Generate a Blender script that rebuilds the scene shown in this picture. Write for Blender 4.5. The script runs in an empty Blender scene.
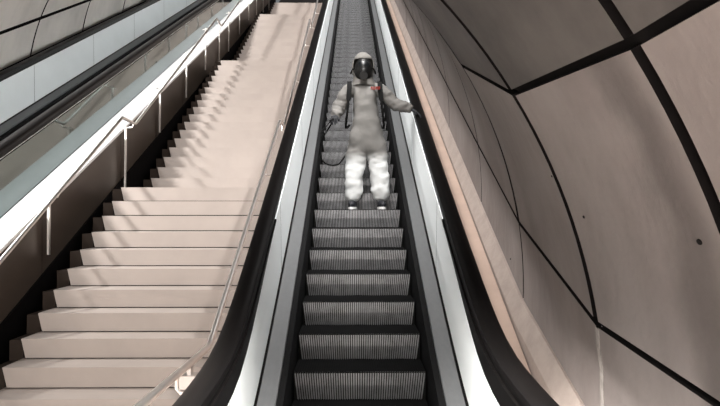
import bpy, bmesh, math, random
from mathutils import Vector, Matrix, noise
random.seed(4)
C = bpy.context.scene.collection
S = .5161            # slope of the inclined shaft
XC = .057            # centre line of the near escalator
FLOOR = -1.65

# ------------------------------------------------------------ materials
def mat(name, col, rough=.5, metal=0., noise_amt=0., scale=5., stretch=(1,1,1), bump=0., bscale=None, spec=.5, col2=None, rough_var=0.):
    m = bpy.data.materials.new(name); m.use_nodes = True
    nt = m.node_tree; b = nt.nodes['Principled BSDF']
    b.inputs['Base Color'].default_value = (*col, 1)
    b.inputs['Roughness'].default_value = rough
    b.inputs['Metallic'].default_value = metal
    b.inputs['Specular IOR Level'].default_value = spec
    tc = nt.nodes.new('ShaderNodeTexCoord'); mp = nt.nodes.new('ShaderNodeMapping')
    mp.inputs['Scale'].default_value = stretch
    nt.links.new(tc.outputs['Object'], mp.inputs['Vector'])
    if noise_amt or col2:
        n = nt.nodes.new('ShaderNodeTexNoise'); n.inputs['Scale'].default_value = scale
        n.inputs['Detail'].default_value = 5; n.inputs['Roughness'].default_value = .6
        nt.links.new(mp.outputs[0], n.inputs['Vector'])
        r = nt.nodes.new('ShaderNodeValToRGB')
        c2 = col2 if col2 else tuple(c*(1-noise_amt) for c in col)
        r.color_ramp.elements[0].color = (*c2, 1); r.color_ramp.elements[0].position = .35
        r.color_ramp.elements[1].color = (*col, 1); r.color_ramp.elements[1].position = .62
        nt.links.new(n.outputs['Fac'], r.inputs[0]); nt.links.new(r.outputs[0], b.inputs['Base Color'])
        if rough_var:
            mr = nt.nodes.new('ShaderNodeMapRange')
            mr.inputs['To Min'].default_value = rough-rough_var; mr.inputs['To Max'].default_value = rough+rough_var
            nt.links.new(n.outputs['Fac'], mr.inputs[0]); nt.links.new(mr.outputs[0], b.inputs['Roughness'])
    if bump:
        n2 = nt.nodes.new('ShaderNodeTexNoise'); n2.inputs['Scale'].default_value = bscale or scale*4
        n2.inputs['Detail'].default_value = 4
        nt.links.new(mp.outputs[0], n2.inputs['Vector'])
        bp = nt.nodes.new('ShaderNodeBump'); bp.inputs['Strength'].default_value = bump; bp.inputs['Distance'].default_value = .02
        nt.links.new(n2.outputs['Fac'], bp.inputs['Height']); nt.links.new(bp.outputs[0], b.inputs['Normal'])
    return m
M = {
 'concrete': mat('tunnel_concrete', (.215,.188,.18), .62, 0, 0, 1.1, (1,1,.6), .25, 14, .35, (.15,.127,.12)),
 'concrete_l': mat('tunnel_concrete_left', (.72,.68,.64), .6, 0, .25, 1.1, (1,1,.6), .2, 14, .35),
 'joint': mat('joint_dark', (.006,.005,.005), .9, spec=.1),
 'mortar': mat('pale_mortar', (.34,.31,.29), .8, 0, .4, 18),
 'soffit': mat('ceiling_shade_concrete', (.085,.075,.07), .7, 0, .5, 1.6),  # ceiling, and the shade painted onto the upper right wall
 'stone': mat('stair_stone', (.385,.335,.305), .45, 0, .08, 2.2, (1,1,1), .03, 60, .5),
 'stone_shade': mat('stair_side_shade', (.035,.026,.021), .8, spec=.1),
 'black_gap': mat('shadow_gap', (.006,.005,.005), .95, spec=.05),
 'bronze': mat('bronze_panel', (.085,.066,.053), .36, .2, .25, 2.0, (1,.3,1)),
 'ledge': mat('pink_ledge', (.43,.32,.265), .45, 0, .12, 3),
 'steel': mat('brushed_steel', (.80,.82,.83), .30, 1., .10, 3, (4,.4,4), .02, 40),
 'panel': mat('balustrade_steel', (.91,.955,.97), .30, .0, .04, 2.4, (1,.5,1)),
 'deck': mat('deck_aluminium', (.14,.145,.15), .42, .3, .08, 6, (6,.5,6)),
 'outer': mat('outer_steel', (.20,.235,.23), .06, 1., .08, 2, (1,.4,1)),
 'clad': mat('pink_steel_cladding', (.70,.60,.56), .13, .8, .08, 2),
 'white_deck': mat('white_steel_deck', (.94,.94,.94), .30, .0, .03, 4),
 'rubber': mat('black_rubber', (.004,.0035,.0035), .34, 0, 0, 5, (1,1,1), 0, 5, .12),
 'skirt': mat('black_skirt', (.007,.007,.0075), .7, 0, 0, 5, (1,1,1), 0, 5, .08),
 'step': mat('step_aluminium', (.25,.25,.26), .42, .5, .35, 9),
 'tread': mat('tread_dark', (.008,.008,.0085), .8, 0, .3, 7, spec=.05),  # near-black tread ribs, darker than the riser ribs
 'step_dark': mat('step_groove', (.008,.008,.008), .8, spec=.05),
 'rail_dull': mat('satin_rail', (.45,.42,.40), .5, .8),
 'rail': mat('polished_rail', (.90,.87,.84), .33, 1.),
 'floor': mat('floor_stone', (.50,.44,.40), .45, 0, .12, 3),
 'suit': mat('white_coverall', (.68,.69,.69), .75, 0, .06, 9, (1,1,1), .25, 14, .2),
 'skin': mat('skin', (.55,.35,.26), .6),
 'mask': mat('mask_rubber', (.004,.004,.004), .5, spec=.25),
 'visor': mat('visor_glass', (.006,.007,.008), .3, 0, 0, 5, (1,1,1), 0, 5, .4),
 'glove': mat('dark_glove', (.022,.023,.026), .7, spec=.2),
 'shoe': mat('shoe_dark', (.012,.013,.018), .6),
 'sole': mat('shoe_sole', (.75,.75,.75), .6),
 'strap': mat('black_webbing', (.004,.004,.004), .8, spec=.1),
 'tank': mat('grey_tank', (.30,.31,.32), .5),
 'red': mat('red_print', (.22,.02,.014), .7, spec=.1),
 'lamp': mat('lamp_housing', (.5,.5,.5), .4, .8),
}
_m = mat('coverall_grey_to_white', (.26,.255,.25), .8, spec=.15, bump=.25, bscale=14)  # coverall colour ramp, grey above blending to white at the legs
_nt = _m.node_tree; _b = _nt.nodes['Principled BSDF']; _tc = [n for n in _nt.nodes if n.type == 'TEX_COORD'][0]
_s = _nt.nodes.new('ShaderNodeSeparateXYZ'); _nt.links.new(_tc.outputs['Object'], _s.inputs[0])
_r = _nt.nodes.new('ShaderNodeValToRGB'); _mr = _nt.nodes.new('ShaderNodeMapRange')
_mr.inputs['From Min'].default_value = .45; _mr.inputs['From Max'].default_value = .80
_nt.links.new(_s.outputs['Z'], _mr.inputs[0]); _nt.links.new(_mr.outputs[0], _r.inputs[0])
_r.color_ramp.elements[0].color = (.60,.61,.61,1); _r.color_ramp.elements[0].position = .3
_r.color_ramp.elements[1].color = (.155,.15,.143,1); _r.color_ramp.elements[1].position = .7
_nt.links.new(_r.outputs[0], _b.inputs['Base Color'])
M['coverall_ramp'] = _m
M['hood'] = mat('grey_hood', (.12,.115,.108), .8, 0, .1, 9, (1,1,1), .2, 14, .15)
def finish(name, bm, m, parent=None, smooth=False):
    me = bpy.data.meshes.new(name)
    bmesh.ops.recalc_face_normals(bm, faces=bm.faces[:]) if smooth != 'keep' else None
    bm.to_mesh(me); bm.free()
    for x in (m if isinstance(m, (list, tuple)) else [m]): me.materials.append(x)
    if smooth:
        for p in me.polygons: p.use_smooth = True
        try: me.set_sharp_from_angle(angle=math.radians(35))
        except Exception: pass
    o = bpy.data.objects.new(name, me); C.objects.link(o)
    if parent:
        o.parent = parent
        o.matrix_parent_inverse = Matrix.Translation(-Vector(parent.location))
    return o
def tag(o, label, cat, group=None):
    o['label'] = label; o['category'] = cat
    if group: o['group'] = group
    return o
def thing(name, label, cat, loc=(0,0,0), group=None):
    o = bpy.data.objects.new(name, None); C.objects.link(o); o.location = loc
    return tag(o, label, cat, group)
def struct(o): o['kind'] = 'structure'; return o

def box(bm, x0, x1, y0, y1, z0, z1, mi=0):
    v = [bm.verts.new(p) for p in ((x0,y0,z0),(x1,y0,z0),(x1,y1,z0),(x0,y1,z0),(x0,y0,z1),(x1,y0,z1),(x1,y1,z1),(x0,y1,z1))]
    for f in ((0,3,2,1),(4,5,6,7),(0,1,5,4),(1,2,6,5),(2,3,7,6),(3,0,4,7)):
        bm.faces.new([v[i] for i in f]).material_index = mi
def hexa(bm, P, mi=0):
    v = [bm.verts.new(p) for p in P]
    for f in ((0,3,2,1),(4,5,6,7),(0,1,5,4),(1,2,6,5),(2,3,7,6),(3,0,4,7)):
        bm.faces.new([v[i] for i in f]).material_index = mi
def tube(bm, pts, r, n=10, mi=0, cap=True):
    pts = [Vector(p) for p in pts]; rings = []
    up = Vector((0,0,1)); last = None
    for i, p in enumerate(pts):
        a = pts[max(i-1,0)]; b = pts[min(i+1,len(pts)-1)]
        d = (b-a).normalized()
        if last is None:
            ref = up if abs(d.z) < .9 else Vector((1,0,0))
            s = d.cross(ref).normalized()
        else:
            s = (last - d*last.dot(d)).normalized()
        last = s; t = s.cross(d)
        rr = r[i] if isinstance(r, (list, tuple)) else r
        # keep the section constant at mitred bends
        k = 1.
        if 0 < i < len(pts)-1:
            c = (pts[i]-a).normalized().dot((b-pts[i]).normalized())
            k = 1/max(.6, math.sqrt((1+c)/2))
        rings.append([bm.verts.new(p + (s*math.cos(q) + t*math.sin(q)*1.0)*rr*(k if False else 1)) for q in [2*math.pi*j/n for j in range(n)]])
    for a, b in zip(rings, rings[1:]):
        for j in range(n):
            bm.faces.new((a[j], a[(j+1)%n], b[(j+1)%n], b[j])).material_index = mi
    if cap:
        bm.faces.new(rings[0]).material_index = mi; bm.faces.new(rings[-1][::-1]).material_index = mi

# ------------------------------------------------------------ camera
cd = bpy.data.cameras.new('camera'); cam = bpy.data.objects.new('camera', cd); C.objects.link(cam)
cd.sensor_width = 36; cd.lens = 602/720*36; cd.clip_start = .05; cd.clip_end = 200
cam.location = (0,0,0)
cam.rotation_euler = (math.radians(90)+math.atan(8/602), 0, -math.atan(7.6/602))
bpy.context.scene.camera = cam

# ------------------------------------------------------------ tunnel lining (cylinder bent in short rings)
CX, R = -1.98, 3.36
def zc(Y):
    P = [(-8,-1.30),(1.88,-1.23),(3.31,-1.11),(4.85,-.58),(6.42,.22)]
    if Y >= 6.42: return .22 + S*(Y-6.42)
    for (a,za),(b,zb) in zip(P,P[1:]):
        if Y <= b: return za+(zb-za)*(Y-a)/(b-a)
    return .22
def cyl(a, Y, r=R):
    a = math.radians(a); return Vector((CX+r*math.cos(a), Y, zc(Y)+r*math.sin(a)))
YEND = 34
def lining(name, rings, bands, mats, gap=.02, thin_below=None, flare=False, side=1):
    bm = bmesh.new()
    for (y0, y1) in zip(rings, rings[1:]):
        for (a0, a1, gt, gb) in bands:
            n = max(4, int(abs(a1-a0)/1.8))
            g_ = lambda y: (gap if y > 5.5 else gap*1.9) if (not thin_below or min(a0,a1) >= thin_below) else .012
            g0 = math.degrees(gb/R); g1 = math.degrees(gt/R)
            A = [a0+g0 + (a1-g1-a0-g0)*i/n for i in range(n+1)]
            ys = [y0+g_(y0), y1-g_(y1)]
            F = [[bm.verts.new(cyl(a, y)) for a in A] for y in ys]
            B = [[bm.verts.new(cyl(a, y, R+.045)) for a in A] for y in ys]
            for i in range(n):
                f = bm.faces.new((F[0][i], F[1][i], F[1][i+1], F[0][i+1])); f.smooth = True
                if len(mats) > 2 and a0 > 31: f.material_index = 2  # upper wall bands: shade beyond the lamp cut-off put into the colour
                bm.faces.new((F[0][i], F[0][i+1], B[0][i+1], B[0][i])).material_index = 1
                bm.faces.new((F[1][i+1], F[1][i], B[1][i], B[1][i+1])).material_index = 1
            for i in (0, n):
                bm.faces.new((F[0][i], B[0][i], B[1][i], F[1][i])).material_index = 1
    # dark backing behind the joints
    lo = min(b[0] for b in bands); hi = max(b[1] for b in bands)
    n = 24; A = [lo+(hi-lo)*i/n for i in range(n+1)]
    prev = None
    for y in rings:
        row = [bm.verts.new(cyl(a, y, R+.045)) for a in A]
        row2 = [bm.verts.new(cyl(a, y, R+.30)) for a in A]
        if prev:
            for i in range(n):
                bm.faces.new((prev[0][i], row[0+i], row[i+1], prev[0][i+1])).material_index = 1
                bm.faces.new((prev[1][i], prev[1][i+1], row2[i+1], row2[i])).material_index = 1
        prev = (row, row2)
    o = finish(name, bm, mats, None, 'keep')
    return struct(o)
ringsR = [-6.2,-3.4,-.8,1.88,3.31,4.85,6.42,8.55,10.75,13.0,15.3,17.6,19.9,22.2,24.5,26.8,29.1,31.4,34]
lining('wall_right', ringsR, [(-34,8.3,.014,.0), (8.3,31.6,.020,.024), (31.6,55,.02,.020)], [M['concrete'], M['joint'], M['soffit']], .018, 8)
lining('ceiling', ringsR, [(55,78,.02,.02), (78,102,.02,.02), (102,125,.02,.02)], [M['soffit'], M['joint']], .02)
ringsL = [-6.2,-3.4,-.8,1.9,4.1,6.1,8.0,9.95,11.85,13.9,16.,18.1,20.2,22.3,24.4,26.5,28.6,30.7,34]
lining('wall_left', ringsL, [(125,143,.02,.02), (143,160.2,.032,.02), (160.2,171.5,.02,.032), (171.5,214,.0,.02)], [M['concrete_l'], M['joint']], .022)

# foot of the right wall, flared and paler to stand for a lit band
def zpl(o, Y): return zc(Y) - (o-3.09)
bm = bmesh.new(); prev = None
ys = [3.0,3.31,4.85,6.42]+[6.42+1.2*i for i in range(1,23)]
for y in ys:
    row = [bm.verts.new((x, y, zpl(o, y))) for x, o in ((1.36,3.22),(1.295,3.38),(1.295,3.6),(1.40,3.6),(1.40,3.22))]
    if prev:
        for i in range(5): bm.faces.new((prev[i], row[i], row[(i+1)%5], prev[(i+1)%5]))
    else: bm.faces.new(row)
    prev = row
bm.faces.new(prev[::-1])
nt = M['concrete'].node_tree; b = nt.nodes['Principled BSDF']
tc = [n for n in nt.nodes if n.type == 'TEX_COORD'][0]
src = b.inputs['Base Color'].links[0].from_socket
sp = nt.nodes.new('ShaderNodeSeparateXYZ'); nt.links.new(tc.outputs['Object'], sp.inputs[0])
n1 = nt.nodes.new('ShaderNodeTexNoise'); n1.inputs['Scale'].default_value = 2.2; n1.inputs['Detail'].default_value = 4
nt.links.new(tc.outputs['Object'], n1.inputs['Vector'])
def mth(op, a, b_=None):
    m = nt.nodes.new('ShaderNodeMath'); m.operation = op
    for k, v in enumerate((a, b_)):
        if v is None: continue
        if isinstance(v, (int, float)): m.inputs[k].default_value = v
        else: nt.links.new(v, m.inputs[k])
    return m.outputs[0]
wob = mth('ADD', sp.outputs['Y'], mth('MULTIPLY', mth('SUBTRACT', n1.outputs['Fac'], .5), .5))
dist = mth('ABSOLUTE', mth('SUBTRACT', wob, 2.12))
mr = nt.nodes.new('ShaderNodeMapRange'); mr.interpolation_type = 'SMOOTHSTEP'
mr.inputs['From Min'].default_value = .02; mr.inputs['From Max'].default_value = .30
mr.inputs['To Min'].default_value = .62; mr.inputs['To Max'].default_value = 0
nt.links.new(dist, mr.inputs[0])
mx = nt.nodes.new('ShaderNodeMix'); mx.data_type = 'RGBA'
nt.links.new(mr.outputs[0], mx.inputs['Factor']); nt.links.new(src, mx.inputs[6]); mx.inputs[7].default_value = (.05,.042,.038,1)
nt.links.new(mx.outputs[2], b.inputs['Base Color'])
lit_foot = bm
# small rust-dark bolt recesses in the right wall
bm = bmesh.new()
for px, py, rr in ((702,242,.011),(585,217,.008),(511,259,.008),(432,60,.010),(508,200,.007),(553,176,.006)):
    dx, dz = (px-352.4)/602, (211-py)/602
    lo, hi = .5, 20.
    for _ in range(50):
        y = (lo+hi)/2
        if math.hypot(dx*y-CX, dz*y-zc(y)) > R: hi = y
        else: lo = y
    c = Vector((dx*y, y, dz*y)); nr = Vector((CX-c.x, 0, zc(y)-c.z)).normalized(); tt = Vector((0,1,0)).cross(nr).normalized()
    ring = [c+nr*.003+(Vector((0,1,0))*math.cos(2*math.pi*i/12)*1.4+tt*math.sin(2*math.pi*i/12))*rr for i in range(12)]
    v0 = [bm.verts.new(p) for p in ring]; v1 = [bm.verts.new(p-nr*.03) for p in ring]
    bm.faces.new(v0)
    for i in range(12): bm.faces.new((v0[i], v0[(i+1)%12], v1[(i+1)%12], v1[i]))
struct(finish('trim_4', bm, M['joint']))
PL = mat('lit_foot_concrete', (.36,.30,.27), .6, 0, .2, 5, (1,1,1), .15, 20)  # paler than the wall, brightness of the lit band put into the colour
struct(finish('trim_1', lit_foot, PL))
# thin pale mortar line below the near joint of the right wall, and thin bolts holes
bm = bmesh.new()
prev = None
for a in [8.0-2*i for i in range(16)]:
    row = [bm.verts.new(cyl(a, 3.31+dy+.01*math.sin(a*1.3), R-d)) for dy, d in ((-.022,.004),(.022,.004),(.022,-.03),(-.022,-.03))]
    if prev:
        for i in range(4): bm.faces.new((prev[i], row[i], row[(i+1)%4], prev[(i+1)%4]))
    prev = row
struct(finish('trim_2', bm, M['mortar']))

# floor of the lower landing
bm = bmesh.new(); box(bm, -5.28, 1.34, -6, 4.70, FLOOR-.2, FLOOR)
struct(finish('floor', bm, M['floor']))
# inclined soffit slab beneath stairs and escalators
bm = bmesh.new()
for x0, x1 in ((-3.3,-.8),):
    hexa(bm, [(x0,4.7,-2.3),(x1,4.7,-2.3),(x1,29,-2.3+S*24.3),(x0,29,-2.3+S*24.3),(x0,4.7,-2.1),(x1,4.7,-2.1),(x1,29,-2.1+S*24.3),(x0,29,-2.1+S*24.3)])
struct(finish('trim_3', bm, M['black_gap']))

# ------------------------------------------------------------ escalator
def zf(o, Y, w=.42):
    flat = -.85 + (2.58-o)*.80
    y0 = (o+flat)/S
    d = Y-y0
    return flat + S*(d+math.sqrt(d*d+w*w))/2
YT = 26.0
YS = [1.75,2.0,2.2,2.4,2.6,2.8,3.0,3.2,3.4,3.6,3.8,4.0,4.2,4.4,4.7,5.0,5.5,6.2]+[7.+1.*i for i in range(0,20)]
def sweep(name, prof, m, parent, smooth=False, ys=YS, mats=None):
    bm = bmesh.new(); prev = None; n = len(prof)
    for y in ys:
        row = [bm.verts.new((x, y, zf(o, y))) for x, o in prof]
        if prev:
            for i in range(n):
                f = bm.faces.new((prev[i], row[i], row[(i+1)%n], prev[(i+1)%n]))
        else: bm.faces.new(row)
        prev = row
    bm.faces.new(prev[::-1])
    return finish(name, bm, m, parent, smooth)
def handrail_path():
    P = [(y, zf(2.60, y)) for y in YS[::-1]]
    y0, z0 = P[-1]
    for i in range(1, 13):
        a = math.pi*i/12
        P.append((y0-.30*math.sin(a)-.25, z0-.30+.30*math.cos(a)))
    P.append((y0, z0-.6))
    return P
def build_escalator(name, label, xc, near_outer):
    T = thing(name, label, 'escalator', (xc, 1.5, FLOOR))
    for s in (-1, 1):
        X = lambda u: xc+s*u
        sweep('skirt_panel', [(X(.512),3.95),(X(.512),3.37),(X(.556),3.355),(X(.556),3.95)], M['skirt'], T)
        sweep('inner_deck', [(X(.554),3.36),(X(.554),3.335),(X(.558),3.33),(X(.670),3.285),(X(.670),3.36)], M['deck'], T)
        sweep('deck_trim', [(X(.664),3.286),(X(.664),3.277),(X(.680),3.268),(X(.680),3.286)], M['rubber'], T)
        # inner stainless panels with their upright joints
        pn = sweep('balustrade_panel', [(X(.680),3.30),(X(.690),2.665),(X(.806),2.665),(X(.806),2.80),(X(.76),2.80),(X(.76),3.30)], M['panel'], T)
        for y in [3.1+2.2*i for i in range(11)]:
            bm = bmesh.new()
            z0, z1 = zf(3.27, y), zf(2.67, y+.0)
            hexa(bm, [(X(.6785),y,z0),(X(.6815),y,z0),(X(.6815),y+.006,z0),(X(.6785),y+.006,z0),
                      (X(.6885),y,z1),(X(.6915),y,z1),(X(.6915),y+.006,z1),(X(.6885),y+.006,z1)])
            finish('panel_joint', bm, M['deck'], pn)
        om = M['clad'] if (s*1 < 0 and near_outer == 'left') else M['outer']
        lo = 4.6 if (s < 0 and near_outer == 'left') else 3.8
        sweep('outer_panel', [(X(.79),2.665),(X(.812),2.70),(X(.812),lo),(X(.79),lo)], om, T)
        # guide under the handrail
        sweep('handrail_guide', [(X(.700),2.675),(X(.700),2.625),(X(.812),2.625),(X(.812),2.675)], M['rubber'], T)
        bm = bmesh.new(); prev = None
        for y in [q_ for q_ in YS if q_ <= 5.0]:
            k = min(1, max(0, (4.9-y)/1.6)); dz = .02+.10*k*k*(3-2*k)
            zt = zf(2.66, y)
            row = [bm.verts.new(p) for p in ((X(.686),y,zt),(X(.686),y,zt-dz),(X(.76),y,zt-dz),(X(.76),y,zt))]
            if prev:
                for k in range(4): bm.faces.new((prev[k], row[k], row[(k+1)%4], prev[(k+1)%4]))
            else: bm.faces.new(row)
            prev = row
        bm.faces.new(prev[::-1])
        finish('newel_guide', bm, M['rubber'], T)
        # the moving rubber handrail, rounded over its guide
        bm = bmesh.new(); P = handrail_path(); prev = None
        prof = [(-.062,-.018),(-.066,.0),(-.060,.020),(-.040,.032),(0,.036),(.040,.032),(.060,.020),(.066,.0),(.062,-.018)]
        for i, (y, z) in enumerate(P):
            a = P[max(0,i-1)]; b = P[min(len(P)-1,i+1)]
            d = Vector((b[0]-a[0], b[1]-a[1])).normalized()
            nrm = Vector((d.y, -d.x))
            row = [bm.verts.new((X(.756)+u, y+nrm.x*v, z+nrm.y*v)) for u, v in prof]
            if prev:
                for k in range(len(prof)): bm.faces.new((prev[k], row[k], row[(k+1)%len(prof)], prev[(k+1)%len(prof)]))
            else: bm.faces.new(row)
            prev = row
        bm.faces.new(prev[::-1])
        finish('handrail', bm, M['rubber'], T, True)
        # newel end of the balustrade
        bm = bmesh.new()
        y0 = 1.75; zt = zf(2.665, y0); zb = FLOOR
        pts = [(y0, zb), (y0, zt)]
        for i in range(1, 12):
            a = math.pi*i/12; pts.append((y0-.25-.24*math.sin(a), zt-.26+.26*math.cos(a)))
        pts += [(y0-.2, zt-.54), (y0-.2, zb)]
        A = [bm.verts.new((X(.70), y, z)) for y, z in pts]; B = [bm.verts.new((X(.806), y, z)) for y, z in pts]
        bm.faces.new(A); bm.faces.new(B[::-1])
        for i in range(len(pts)): bm.faces.new((A[i], B[i], B[(i+1)%len(pts)], A[(i+1)%len(pts)]))
        finish('newel_panel', bm, M['panel'], T)
    # truss bottom pan
    sweep('truss', [(xc-.79,4.25),(xc+.79,4.25),(xc+.79,4.0),(xc-.79,4.0)], M['black_gap'], T, ys=[y for y in YS if y >= 3.8])
    bm = bmesh.new(); box(bm, xc-.51, xc+.51, 1.5, 3.0, FLOOR-.03, FLOOR+.012)
    for i in range(40): box(bm, xc-.50+i*.025, xc-.49+i*.025, 2.9, 3.04, FLOOR+.0, FLOOR+.018)
    finish('comb_plate', bm, M['deck'], T)
    return T
# one step, ribbed tread and ribbed riser; origin at the middle of its nose
def step_mesh():
    bm = bmesh.new()
    n = 54; p = 1.0/n
    # curved riser core and tread core
    prof = [(0.004,-.004),(.40,-.004),(.40,-.03),(.06,-.05),(.036,-.125),(.028,-.205),(.016,-.16),(.007,-.09)]
    prof = [(0.006,-.006),(.415,-.006),(.415,-.03),(.05,-.05),(.05,-.23),(.030,-.23),(.022,-.17),(.012,-.10)]
    A = [bm.verts.new((-.502, y, z)) for y, z in prof]; B = [bm.verts.new((.502, y, z)) for y, z in prof]
    for f in (A, B[::-1]): bm.faces.new(f).material_index = 1
    for i in range(len(prof)): bm.faces.new((A[i], B[i], B[(i+1)%len(prof)], A[(i+1)%len(prof)])).material_index = 1
    for i in range(n):
        x0 = -.5+i*p+p*.22; x1 = x0+p*.56
        # tread rib
        hexa(bm, [(x0,0.0,-.008),(x1,0.0,-.008),(x1,.415,-.008),(x0,.415,-.008),(x0,0.0,0),(x1,0.0,0),(x1,.415,0),(x0,.415,0)], 2)
        # riser rib, following the curve; the pattern narrows to the foot
        f = lambda z: 1 - .0*z
        lv = [(-.0, .0), (-.10,.004), (-.165,.014), (-.222,.022)]
        for (z0, d0), (z1, d1) in zip(lv, lv[1:]):
            k0 = 1+z0*.22; k1 = 1+z1*.22
            hexa(bm, [(x0*k1,d1,z1),(x1*k1,d1,z1),(x1*k1,d1+.012,z1),(x0*k1,d1+.012,z1),
                      (x0*k0,d0,z0),(x1*k0,d0,z0),(x1*k0,d0+.012,z0),(x0*k0,d0+.012,z0)])
    return bm
def steps(T, xc, label=None):
    global SM
    for k in range(-3, 52):
        Y = 4.571+.4*k; z = -1.219+.2064*k
        if k == -2: z = -1.575
        if k == -3: z = -1.64
        if SM is None:
            o = finish('step', step_mesh(), [M['step'], M['step_dark'], M['tread']], T); SM = o
        else:
            o = SM.copy(); C.objects.link(o); o.parent = T
        o.matrix_parent_inverse = Matrix.Identity(4)
        o.location = Vector((xc, Y, z))-Vector(T.location)
SM = None
E1 = build_escalator('escalator', 'grooved-step escalator the masked person is standing on, beside the right tunnel wall', XC, 'left')
steps(E1, XC)
E2 = build_escalator('escalator', 'farther escalator beyond the bronze wall, along the left tunnel wall', -4.42, 'right')
steps(E2, -4.42)

# ledges beside the escalators
def incl(name, prof, m, y0, y1, base=0, parent=None):
    bm = bmesh.new()
    ys = [y0, y1]; prev = None; n = len(prof)
    for y in ys:
        row = [bm.verts.new((x, y, -o+S*y)) for x, o in prof]
        if prev:
            for i in range(n): bm.faces.new((prev[i], row[i], row[(i+1)%n], prev[(i+1)%n]))
        else: bm.faces.new(row)
        prev = row
    bm.faces.new(prev[::-1])
    return finish(name, bm, m, parent)
o = incl('side_ledge', [(.875,3.40),(1.282,3.40),(1.282,3.6),(.875,3.6)], M['ledge'], 3.62, YT)
tag(o, 'pinkish sloping ledge between the right black handrail and the tunnel wall', 'ledge')
bm = bmesh.new()
o = incl('side_deck', [(-3.60,3.28),(-3.60,3.5),(-3.39,3.5),(-3.39,3.31),(-3.275,3.31),(-3.275,3.275)], M['white_deck'], 3.1, YT)
tag(o, 'bright white metal deck sloping along the top of the bronze stair wall', 'deck')

# ------------------------------------------------------------ stairs
XL, XR = -2.90, -.80
t, r = .282, .177
noses = []
y, z = 5.04-2*t+t, -1.297-r    # k = 0
for k in range(0, 11): noses.append((4.758+t*k, -1.474+r*k))
y0, z0 = noses[-1][0]+1.12, noses[-1][1]+r
f2 = [(y0+t*k, z0+r*k) for k in range(17)]
y0, z0 = f2[-1][0]+1.29, f2[-1][1]+r
f3 = [(y0+t*k, z0+r*k) for k in range(16)]
y0, z0 = f3[-1][0]+1.29, f3[-1][1]+r
f4 = [(y0+t*k, z0+r*k) for k in range(9)]
allN = noses+f2+f3+f4
ST = thing('staircase', 'wide pale stone staircase with landings between the bronze wall and the near escalator', 'staircase', (-1.85, 4.7, FLOOR))
for i, (Y, z) in enumerate(allN):
    dep = (allN[i+1][0]-Y) if i+1 < len(allN) else 1.5
    bm = bmesh.new()
    g = .010
    hexa(bm, [(XL+.035,Y+.006,z-r+g),(XR,Y+.006,z-r+g),(XR,Y+dep+.05,z-r+g),(XL+.035,Y+dep+.05,z-r+g),
              (XL,Y,z),(XR,Y,z),(XR,Y+dep+.05,z),(XL,Y+dep+.05,z)])
    o = finish('step' if dep < .5 else 'landing', bm, M['stone'], ST)
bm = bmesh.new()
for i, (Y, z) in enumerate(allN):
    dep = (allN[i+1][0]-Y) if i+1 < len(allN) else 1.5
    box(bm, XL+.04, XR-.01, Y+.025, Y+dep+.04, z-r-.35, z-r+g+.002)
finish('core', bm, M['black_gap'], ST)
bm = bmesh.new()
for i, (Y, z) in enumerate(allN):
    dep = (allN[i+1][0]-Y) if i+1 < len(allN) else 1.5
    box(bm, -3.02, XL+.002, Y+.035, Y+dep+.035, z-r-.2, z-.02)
finish('step_end_shade', bm, M['stone_shade'], ST)  # step ends lying in shade, the shade put into a dark colour

# ------------------------------------------------------------ bronze wall
WL = thing('parapet_wall', 'bronze panelled wall on the left side of the stairs, capped by a white deck', 'wall', (-3.15, 3.1, FLOOR))
posts = [4.7, 6.41, 8.55, 10.06, 11.65, 13.15, 14.5, 15.6, 17.1, 18.6, 20.1, 21.6, 23.1]
edges = [3.1]+posts+[25.5]
for a, b in zip(edges, edges[1:]):
    bm = bmesh.new()
    zt = lambda y: -3.315+S*y; zb = lambda y: -5.2+S*y
    hexa(bm, [(-3.37,a+.004,zb(a)),(-3.28,a+.004,zb(a)),(-3.28,b-.004,zb(b)),(-3.37,b-.004,zb(b)),
              (-3.37,a+.004,zt(a)),(-3.28,a+.004,zt(a)),(-3.28,b-.004,zt(b)),(-3.37,b-.004,zt(b))])
    finish('panel', bm, M['bronze'], WL)

bm = bmesh.new()
ya, yb = 3.2, 25.5
o_ = 3.97
hexa(bm, [(-3.277,ya,-5.1+S*ya),(-3.258,ya,-5.1+S*ya),(-3.258,yb,-5.1+S*yb),(-3.277,yb,-5.1+S*yb),(-3.277,ya,-o_+S*ya),(-3.258,ya,-o_+S*ya),(-3.258,yb,-o_+S*yb),(-3.277,yb,-o_+S*yb)])
finish('foot_shade_strip', bm, M['black_gap'], WL)  # strip painted black for the shade in the gap along the wall foot
# ------------------------------------------------------------ stair handrails
HL = thing('stair_handrail', 'polished tube handrail on slim posts in front of the bronze wall', 'handrail', (-3.10, 3.2, FLOOR))
XH = -3.10
PLt = [(3.3,-.72),(4.25,-.72),(4.9,-.62),(8.13,1.26),(8.62,1.24),(13.72,4.40),(14.2,4.36),(19.1,7.36),(19.6,7.32),(24.6,10.3)]
PLt = [(3.3,-.75),(4.84,-.75),(8.13,1.26),(8.62,1.24),(13.72,4.40),(14.2,4.36),(19.1,7.36),(19.6,7.32),(24.6,10.3)]
def railpts(P, x, rad=.05):
    out = [Vector((x, P[0][0], P[0][1]))]
    for a, b, c in zip(P, P[1:], P[2:]):
        a, b, c = Vector((x,*a)), Vector((x,*b)), Vector((x,*c))
        u = (a-b).normalized(); v = (c-b).normalized()
        out += [b+u*rad, b+(u+v)*rad*.28, b+v*rad]
    out.append(Vector((x, *P[-1])))
    return out
bm = bmesh.new(); tube(bm, railpts(PLt, XH), .021, 12); finish('rail', bm, M['rail'], HL, True)
def zrail(P, y):
    for (a,za),(b,zb) in zip(P,P[1:]):
        if a <= y <= b: return za+(zb-za)*(y-a)/(b-a)
    return P[-1][1]
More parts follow.
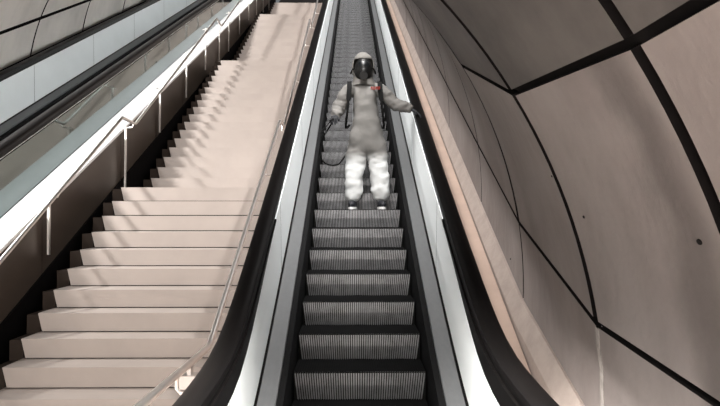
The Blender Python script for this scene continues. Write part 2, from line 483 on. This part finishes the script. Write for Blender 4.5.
for y in posts:
    zt = zrail(PLt, y)
    bm = bmesh.new()
    zb = max([z for (Y, z) in allN if Y <= y+.05] or [FLOOR])-.05
    hexa(bm, [(-3.222,y-.016,zb),(-3.198,y-.016,zb),(-3.198,y+.016,zb),(-3.222,y+.016,zb),
              (-3.222,y-.016,zt-.05),(-3.198,y-.016,zt-.05),(-3.198,y+.016,zt-.05),(-3.222,y+.016,zt-.05)])
    finish('post', bm, M['rail'], HL)
    bm = bmesh.new(); tube(bm, [(-3.275,y,zt-.09),(-3.21,y,zt-.07),(XH-.02,y,zt-.06),(XH,y,zt-.015)], .010, 8)
    finish('bracket', bm, M['rail'], HL, True)
HR = thing('stair_handrail', 'polished tube handrail bending level at the foot of the stairs, beside the near escalator', 'handrail', (-.95, 2.0, FLOOR))
PR = [(2.0,-.86),(4.017,-.90),(7.92,1.19),(8.36,1.15),(13.4,4.27),(13.85,4.23),(18.9,7.30),(19.35,7.26),(24.6,10.3)]
bm = bmesh.new(); tube(bm, railpts(PR, -.95), .022, 14); finish('rail', bm, M['rail'], HR, True)
bm = bmesh.new(); tube(bm, [(-.95,2.0,-1.0)]+[(-.95,2.0+.02,-1.0)]+[(-.95,3.95,-1.035),(-.95,4.06,-.985)], .009, 8)
bm.free()
for y in (3.28, 6.6, 8.14, 10.2, 12.0, 13.62, 15.4, 17.2, 19.1, 21, 23):
    zt = zrail(PR, y)
    bm = bmesh.new(); tube(bm, [(-.950,y,zt-.018),(-.950,y,zt-.075),(-.93,y,zt-.10),(-.762,y,zt-.10)], .010, 8)
    box(bm, -.775, -.757, y-.035, y+.035, zt-.14, zt-.06)
    finish('bracket', bm, M['rail'], HR)
# floor post at the foot of the stair
bm = bmesh.new(); tube(bm, [(-.95,3.55,FLOOR),(-.95,3.55,-1.02)], .02, 12); box(bm, -1.0,-.90,3.50,3.60,-1.03,-.955)
box(bm, -1.0,-.90,3.5,3.6,FLOOR,FLOOR+.01)
box(bm, -.962,-.938,3.52,3.58,-.965,-.905)
finish('post', bm, M['rail_dull'], HR)

# ------------------------------------------------------------ person
PY, PZ = 7.10, -1.219+.2064*6      # stands on the seventh visible step
P0 = Vector((.16, PY, PZ))
def skin(name, verts, edges, radii, m, parent, sub=2, root=0, fold=0., seed=0, fscale=5., smooth_it=0):
    me = bpy.data.meshes.new(name); me.from_pydata([tuple(v) for v in verts], edges, [])
    o = bpy.data.objects.new(name, me); C.objects.link(o)
    md = o.modifiers.new('skin', 'SKIN'); md.use_smooth_shade = True; md.branch_smoothing = .3
    sv = me.skin_vertices[0].data
    for i, rr in enumerate(radii):
        sv[i].radius = rr if isinstance(rr, tuple) else (rr, rr)
        sv[i].use_root = (i == root)
    s = o.modifiers.new('sub', 'SUBSURF'); s.levels = sub; s.render_levels = sub
    dg = bpy.context.evaluated_depsgraph_get(); dg.update()
    me2 = bpy.data.meshes.new_from_object(o.evaluated_get(dg))
    bpy.data.objects.remove(o)
    me2.name = name
    if fold:
        me2.calc_loop_triangles() if False else None
        ns = [v.normal.copy() for v in me2.vertices]
        for v, nn in zip(me2.vertices, ns):
            q = Vector((v.co.x*fscale, v.co.y*fscale, v.co.z*fscale*2.1))+Vector((seed, 0, 0))
            a = noise.noise(q); b = 1-abs(noise.noise(q*1.9+Vector((7,3,1))))*2
            c_ = 1-abs(noise.noise(Vector((v.co.x*13+v.co.z*6, v.co.y*11, v.co.z*17-v.co.x*8))))*2
            v.co += nn*fold*(a*.9+b*.6+c_*.35)
    me2.materials.clear(); me2.materials.append(m)
    for p in me2.polygons: p.use_smooth = True
    o2 = bpy.data.objects.new(name, me2); C.objects.link(o2)
    o2.parent = parent; o2.matrix_parent_inverse = Matrix.Translation(-Vector(parent.location))
    return o2
PE = thing('person', 'person in white hooded coverall and black gas mask standing on the escalator, hand on handrail', 'person', P0)
X0, Y0, Z0 = .13, PY+.10, PZ
def q(x, y, z): return Vector((X0+x, Y0+y, Z0+z))
# joints (person faces the camera, -Y); x right in the picture is the person's left
J = dict(
 pelvis=q(.05,.0,.84), waist=q(.04,0,1.10), chest=q(.02,0,1.33), neck=q(.0,0,1.52), head0=q(0,-.02,1.62), head1=q(.0,-.02,1.76),
 hipL=q(-.07,0,.80), kneeL=q(-.105,-.03,.48), ankL=q(-.125,.02,.09),
 hipR=q(.17,0,.80), kneeR=q(.185,-.02,.48), ankR=q(.215,.02,.09),
 shL=q(-.19,0,1.43), elL=q(-.30,.03,1.20), wrL=q(-.335,-.10,1.10),
 shR=q(.21,0,1.43), elR=q(.375,.02,1.27), wrR=q(.575,-.03,1.19))
def bodymesh(name, k, m, hood):
    V = []; E = []; Rr = []
    def add(p, r, par=None):
        V.append(p); Rr.append((r[0], r[1]) if isinstance(r, tuple) else (r, r))
        if par is not None: E.append((par, len(V)-1))
        return len(V)-1
    c = (.165*k, .125*k)
    pel = add(J['pelvis'], (.240*k,.165*k)); wa = add(J['waist'], (.240*k,.160*k), pel); ch = add(J['chest'], (.225*k,.150*k), wa)
    ub = add(q(.01,0,1.44), (.13*k,.09*k), ch)
    nk = add(J['neck'], .062*k if not hood else .085, ub)
    if not hood:
        h0 = add(J['head0'], (.062,.078), nk); h1 = add(J['head1'], (.070,.085), h0); add(q(0,-.02,1.82), (.04,.05), h1)
    for s in 'LR':
        sg = -1 if s == 'L' else 1
        sh = add(J['sh'+s], .080*k, ub)
        m1 = add((J['sh'+s]+J['el'+s])/2, .080*k, sh)
        el = add(J['el'+s], .074*k, m1); m2 = add((J['el'+s]+J['wr'+s])/2, .070*k, el)
        wr = add(J['wr'+s], .034 if not hood else .040, m2)
        hp = add(J['hip'+s]+Vector((0,0,-.10)), .130*k, pel)
        m3 = add((J['hip'+s]+J['knee'+s])/2+Vector((0,0,-.03)), .122*k, hp)
        kn = add(J['knee'+s], .108*k, m3)
        m4 = add((J['knee'+s]+J['ank'+s])/2, .108*k, kn)
        an = add(J['ank'+s]+Vector((0,-.01 if hood else 0,-.005 if hood else .03)), (.108 if hood else .032), m4)
        if not hood:
            add(J['ank'+s]+Vector((0,-.02,-.025)), .025, an)
    return skin(name, V, E, Rr, m, PE, 3 if hood else 2, 0, .020 if hood else 0, 3, 6.5)
bodymesh('body', .72, M['skin'], False)
bodymesh('coverall', 1.0, M['coverall_ramp'], True)
# hood: egg shell with a face opening
def ellip(name, c, rad, m, parent, cut=None, nu=28, nv=20, fold=0., mats=None, power=1.):
    bm = bmesh.new(); bmesh.ops.create_uvsphere(bm, u_segments=nu, v_segments=nv, radius=1)
    for v in list(bm.verts):
        v.co = Vector((math.copysign(abs(v.co.x)**power, v.co.x)*rad[0], math.copysign(abs(v.co.y)**power, v.co.y)*rad[1], math.copysign(abs(v.co.z)**power, v.co.z)*rad[2]))
        if fold: v.co *= 1+fold*noise.noise(v.co*14)
    if cut:
        dele = [v for v in bm.verts if cut(v.co)]
        bmesh.ops.delete(bm, geom=dele, context='VERTS')
    for v in bm.verts: v.co += c
    return finish(name, bm, m, parent, True)
hd = q(.0,-.02,1.69)
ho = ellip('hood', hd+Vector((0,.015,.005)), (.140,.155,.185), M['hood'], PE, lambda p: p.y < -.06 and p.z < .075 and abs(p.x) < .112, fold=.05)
sl = ho.modifiers.new('s', 'SOLIDIFY'); sl.thickness = .006
# hood skirt over the neck
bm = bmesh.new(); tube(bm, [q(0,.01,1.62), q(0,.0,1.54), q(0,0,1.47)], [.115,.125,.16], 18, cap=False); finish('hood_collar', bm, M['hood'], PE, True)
mk = ellip('gas_mask', hd+Vector((0,-.055,-.035)), (.106,.112,.148), M['mask'], PE, None, 24, 16)
ellip('visor', hd+Vector((0,-.085,.005)), (.078,.085,.062), M['visor'], mk, None, 24, 16, power=.8)
bm = bmesh.new()
c = hd+Vector((0,-.165,-.125))
tube(bm, [c+Vector((0,.06,.02)), c+Vector((0,.0,0)), c+Vector((0,-.015,-.004)), c+Vector((0,-.017,-.004)), c+Vector((0,-.055,-.014))], [.034,.036,.036,.048,.048], 20)
finish('filter_canister', bm, M['mask'], mk, True)
bm = bmesh.new()
for s in (-1, 1):
    tube(bm, [hd+Vector((s*.07,-.10,-.03)), hd+Vector((s*.115,-.07,-.02)), hd+Vector((s*.138,.0,-.035)), hd+Vector((s*.15,.03,-.06))], .010, 8)
finish('head_strap', bm, M['strap'], mk, True)
# nose cup ridge under the visor
ellip('nose_cup', hd+Vector((0,-.150,-.075)), (.042,.035,.05), M['mask'], mk)
# cuffs at the ankles and the zip placket
bm = bmesh.new()
pl = [q(.005,-.098,1.46), q(.012,-.130,1.36), q(.025,-.140,1.22), q(.038,-.142,1.08), q(.045,-.142,.95)]
for a, b in zip(pl, pl[1:]):
    hexa(bm, [a+Vector((-.016,0,0)), a+Vector((.016,0,0)), a+Vector((.016,.02,0)), a+Vector((-.016,.02,0)), b+Vector((-.016,0,0)), b+Vector((.016,0,0)), b+Vector((.016,.02,0)), b+Vector((-.016,.02,0))])
finish('zip_placket', bm, M['hood'], PE)
# red chest mark: small blurred lettering in one line
bm = bmesh.new()
def bar(x0, x1, z0, z1): box(bm, x0, x1, J['chest'].y-.172, J['chest'].y-.140, z0, z1)
bx, bz = J['chest'].x+.065, J['chest'].z+.075
for i in range(4):
    x = bx+i*.029
    bar(x, x+.007, bz, bz+.034); bar(x+.014, x+.021, bz, bz+.034)
    bar(x, x+.021, bz if i % 2 else bz+.027, (bz if i % 2 else bz+.027)+.007)
    if i == 1: bar(x, x+.021, bz+.027, bz+.034)
    if i == 2: bar(x, x+.021, bz+.013, bz+.020)
bm2 = bmesh.new()
finish('chest_print', bm, M['red'], PE)
bm2.free()
# gloves with five fingers
def hand(name, wrist, fwd, side, palmn, curl, m, spread=.0):
    V = []; E = []; Rr = []
    fwd = fwd.normalized(); palmn = (palmn-fwd*palmn.dot(fwd)).normalized(); sd = fwd.cross(palmn)*side
    def add(p, r, par=None):
        V.append(p); Rr.append(r)
        if par is not None: E.append((par, len(V)-1))
        return len(V)-1
    w0 = add(wrist-fwd*.03, .030); w = add(wrist+fwd*.012, (.027,.027), w0)
    for i, (off, L) in enumerate(((-.034,.066),(-.012,.078),(.012,.072),(.033,.056))):
        base = wrist+fwd*.085+sd*off
        mid = add(wrist+fwd*.045+sd*off*.75, .0165, w)
        kx = add(base, .0125, mid)
        d = fwd.copy(); p = base; pr = kx
        for j, fr in enumerate((.42,.33,.25)):
            ang = curl[j]; d = (d*math.cos(ang)+palmn*math.sin(ang)).normalized(); 
            # rotate the remaining frame too
            pn = None
            p = p+d*L*fr; pr = add(p, (.0105,.0098,.0085)[j], pr)
    tb = add(wrist+fwd*.030-sd*.036, .014, w); t1 = add(wrist+fwd*.058-sd*.056+palmn*.015, .0125, tb); add(wrist+fwd*.080-sd*.056+palmn*.036, .0105, t1)
    return skin(name, V, E, Rr, m, PE, 1, 0)
HRZ = zf(2.60, J['wrR'].y)+.036
# handrail hand: on top of the right rubber handrail
wr = J['wrR']
hand('glove', wr+Vector((.02,-.01,-.01)), Vector((.75,-.30,-.48)), 1, Vector((.2,-.1,-1)), (.25,.5,.45), M['glove'])
wl = J['wrL']
hand('glove', wl+Vector((-.005,-.03,-.01)), Vector((-.10,-.70,-.35)), -1, Vector((.2,.25,-1)), (.7,.8,.6), M['glove'])
# shoes
for s in 'LR':
    a = J['ank'+s]; toe = -.06 if s == 'L' else .05
    bm = bmesh.new(); bmesh.ops.create_uvsphere(bm, u_segments=22, v_segments=14, radius=1)
    for v in bm.verts:
        y = v.co.y; wv = .047*(1+.12*(-y)); 
        v.co = Vector((v.co.x*wv + toe*max(0,-y)*.35, y*.142, max(-.048, v.co.z*(.050+.022*max(0,y)))))
        v.co += Vector((a.x, a.y-.045, Z0+.058))
    sh = finish('shoe', bm, M['shoe'], PE, True)
    bm = bmesh.new(); n = 20
    ring = []
    for lvl, zz in ((0,.0),(1,.028)):
        ring.append([bm.verts.new((a.x+math.cos(2*math.pi*i/n)*.050*(1-.1*math.sin(2*math.pi*i/n))+toe*max(0,-math.sin(2*math.pi*i/n))*.35, a.y-.045+math.sin(2*math.pi*i/n)*.150, Z0+zz)) for i in range(n)])
    bm.faces.new(ring[0]); bm.faces.new(ring[1])
    for i in range(n): bm.faces.new((ring[0][i], ring[0][(i+1)%n], ring[1][(i+1)%n], ring[1][i]))
    finish('sole', bm, M['sole'], sh)

# ------------------------------------------------------------ backpack sprayer (worn and held)
BP = thing('backpack_sprayer', 'backpack sprayer with black straps and thin looping hose, worn by the masked person', 'sprayer', q(0,.26,.95))
bm = bmesh.new(); bmesh.ops.create_cube(bm, size=1)
for v in bm.verts: v.co = Vector((v.co.x*.30, v.co.y*.15, v.co.z*.42))
bmesh.ops.bevel(bm, geom=bm.edges[:], offset=.05, segments=4, affect='EDGES')
for v in bm.verts: v.co += q(.02,.245,1.22)
tk = finish('tank', bm, M['tank'], BP, True)
bm = bmesh.new(); tube(bm, [q(.02,.245,1.42), q(.02,.245,1.46)], .05, 18); finish('filler_cap', bm, M['strap'], tk, True)
for s, off in ((-1,-.165),(1,.195)):
    bm = bmesh.new(); P = [q(off,.17,1.40), q(off,.09,1.515), q(off,-.02,1.525), q(off*1.0,-.115,1.44), q(off*1.05,-.150,1.32), q(off*1.12,-.150,1.18), q(off*1.22,-.10,1.05), q(off*1.25,.06,.98), q(off*1.0,.19,1.04)]
    # resample for a smooth strap
    pts = []
    for i in range(len(P)-1):
        p0 = P[max(i-1,0)]; p1 = P[i]; p2 = P[i+1]; p3 = P[min(i+2,len(P)-1)]
        for k in range(5):
            u = k/5; pts.append(.5*((2*p1)+(p2-p0)*u+(2*p0-5*p1+4*p2-p3)*u*u+(3*p1-p0-3*p2+p3)*u**3))
    pts.append(P[-1])
    prev = None
    for i, p in enumerate(pts):
        d = (pts[min(i+1,len(pts)-1)]-pts[max(i-1,0)]).normalized(); w = .028 if i < 22 else .014
        nn = d.cross(Vector((1,0,0))).normalized()*.006
        row = [bm.verts.new(p+v) for v in (Vector((-w,0,0))-nn, Vector((w,0,0))-nn, Vector((w,0,0))+nn, Vector((-w,0,0))+nn)]
        if prev:
            for k in range(4): bm.faces.new((prev[k], row[k], row[(k+1)%4], prev[(k+1)%4]))
        prev = row
    finish('shoulder_strap', bm, M['strap'], BP, True)
def cr(P, n=8):
    pts = []
    for i in range(len(P)-1):
        p0 = P[max(i-1,0)]; p1 = P[i]; p2 = P[i+1]; p3 = P[min(i+2,len(P)-1)]
        for k in range(n):
            u = k/n; pts.append(.5*((2*p1)+(p2-p0)*u+(2*p0-5*p1+4*p2-p3)*u*u+(3*p1-p0-3*p2+p3)*u**3))
    return pts+[P[-1]]
bm = bmesh.new()
hg = J['wrL']+Vector((-.02,-.10,-.05))
tube(bm, cr([hg+Vector((.01,.05,.0)), hg+Vector((-.055,.06,-.10)), hg+Vector((-.13,.10,-.22)), hg+Vector((-.165,.14,-.38)), hg+Vector((-.10,.16,-.50)), hg+Vector((.03,.22,-.52)), hg+Vector((.12,.34,-.42)), q(-.08,.32,.95), q(-.06,.26,1.04)]), .009, 8)
finish('hose', bm, M['strap'], BP, True)
bm = bmesh.new(); tube(bm, [hg+Vector((.035,.07,.035)), hg, hg+Vector((-.03,-.06,-.03))], [.012,.014,.012], 10)
finish('trigger_grip', bm, M['strap'], BP, True)
bm = bmesh.new(); tube(bm, [hg+Vector((-.02,-.05,-.02)), hg+Vector((-.14,-.24,-.20))], .006, 8)
finish('lance', bm, M['strap'], BP, True)

# ------------------------------------------------------------ light
def strip(name, x, off, y0, y1, aim, power, w=.10, spread=160, col=(1,.96,.90)):
    L = bpy.data.lights.new(name, 'AREA'); L.shape = 'RECTANGLE'
    n = Vector(((x), (y0+y1)/2, -off+S*(y0+y1)/2))
    ln = math.hypot(y1-y0, S*(y1-y0))
    L.size = ln; L.size_y = w; L.energy = power; L.color = col; L.spread = math.radians(spread)
    o = bpy.data.objects.new(name, L); C.objects.link(o); o.location = n
    xa = Vector((0,1,S)).normalized()
    za = -Vector((aim[0], 0, aim[1])); za = (za-xa*za.dot(xa)).normalized(); ya = za.cross(xa)
    o.rotation_euler = Matrix((xa, ya, za)).transposed().to_euler()
    return o
strip('left_strip_light', -4.55, 1.20, 4.5, 30, (.66,-1), 620, .10, 98, (1,.975,.95))
strip('right_strip_light', .10, .56, 4.2, 30, (-.14,-1), 480, .12, 106, (1,.975,.95))
# light strips tucked under the outer edge of the handrails
strip('deck_strip_light', -3.585, 2.72, 3.6, 26, (.35,-1), 75, .02, 170, (1,1,1))
strip('deck_strip_light', .890, 2.74, 4.0, 26, (.35,-1), 60, .02, 165, (1,.97,.94))
# strip lights of the lower hall, plus an unseen fill added behind the camera
def area(name, loc, rot, sx, sy, p, col=(1,.96,.91), spread=180):
    L = bpy.data.lights.new(name, 'AREA'); L.shape = 'RECTANGLE'; L.size = sx; L.size_y = sy; L.energy = p; L.color = col
    L.spread = math.radians(spread)
    o = bpy.data.objects.new(name, L); C.objects.link(o); o.location = loc; o.rotation_euler = rot
area('hall_strip_light', (.10,.5,1.22), (0,0,0), .12, 5.2, 330, spread=72)
for yy, zz, tl in ((3.35,-.90,.18),(2.2,-1.0,0)):
    area('deck_strip_light', (.895,yy,zz), (tl,math.radians(-20),0), .02, 1.15, 9, (1,.95,.90), 165)
area('hall_strip_light', (-4.1,-.5,.95), (0,math.radians(-38),0), .12, 7.0, 350, spread=84)
area('riser_fill_light', (-1.6,-4.2,.3), (math.radians(84),0,0), 4.0, 1.2, 90, spread=90)  # added fill with no visible source, brightens the risers from the front
w = bpy.data.worlds.new('world'); bpy.context.scene.world = w; w.use_nodes = True
w.node_tree.nodes['Background'].inputs[0].default_value = (.9,.95,1,1)
w.node_tree.nodes['Background'].inputs[1].default_value = .15
vs = bpy.context.scene.view_settings
vs.view_transform = 'Standard'; vs.look = 'None'; vs.exposure = .29; vs.gamma = 1; vs.use_curve_mapping = False
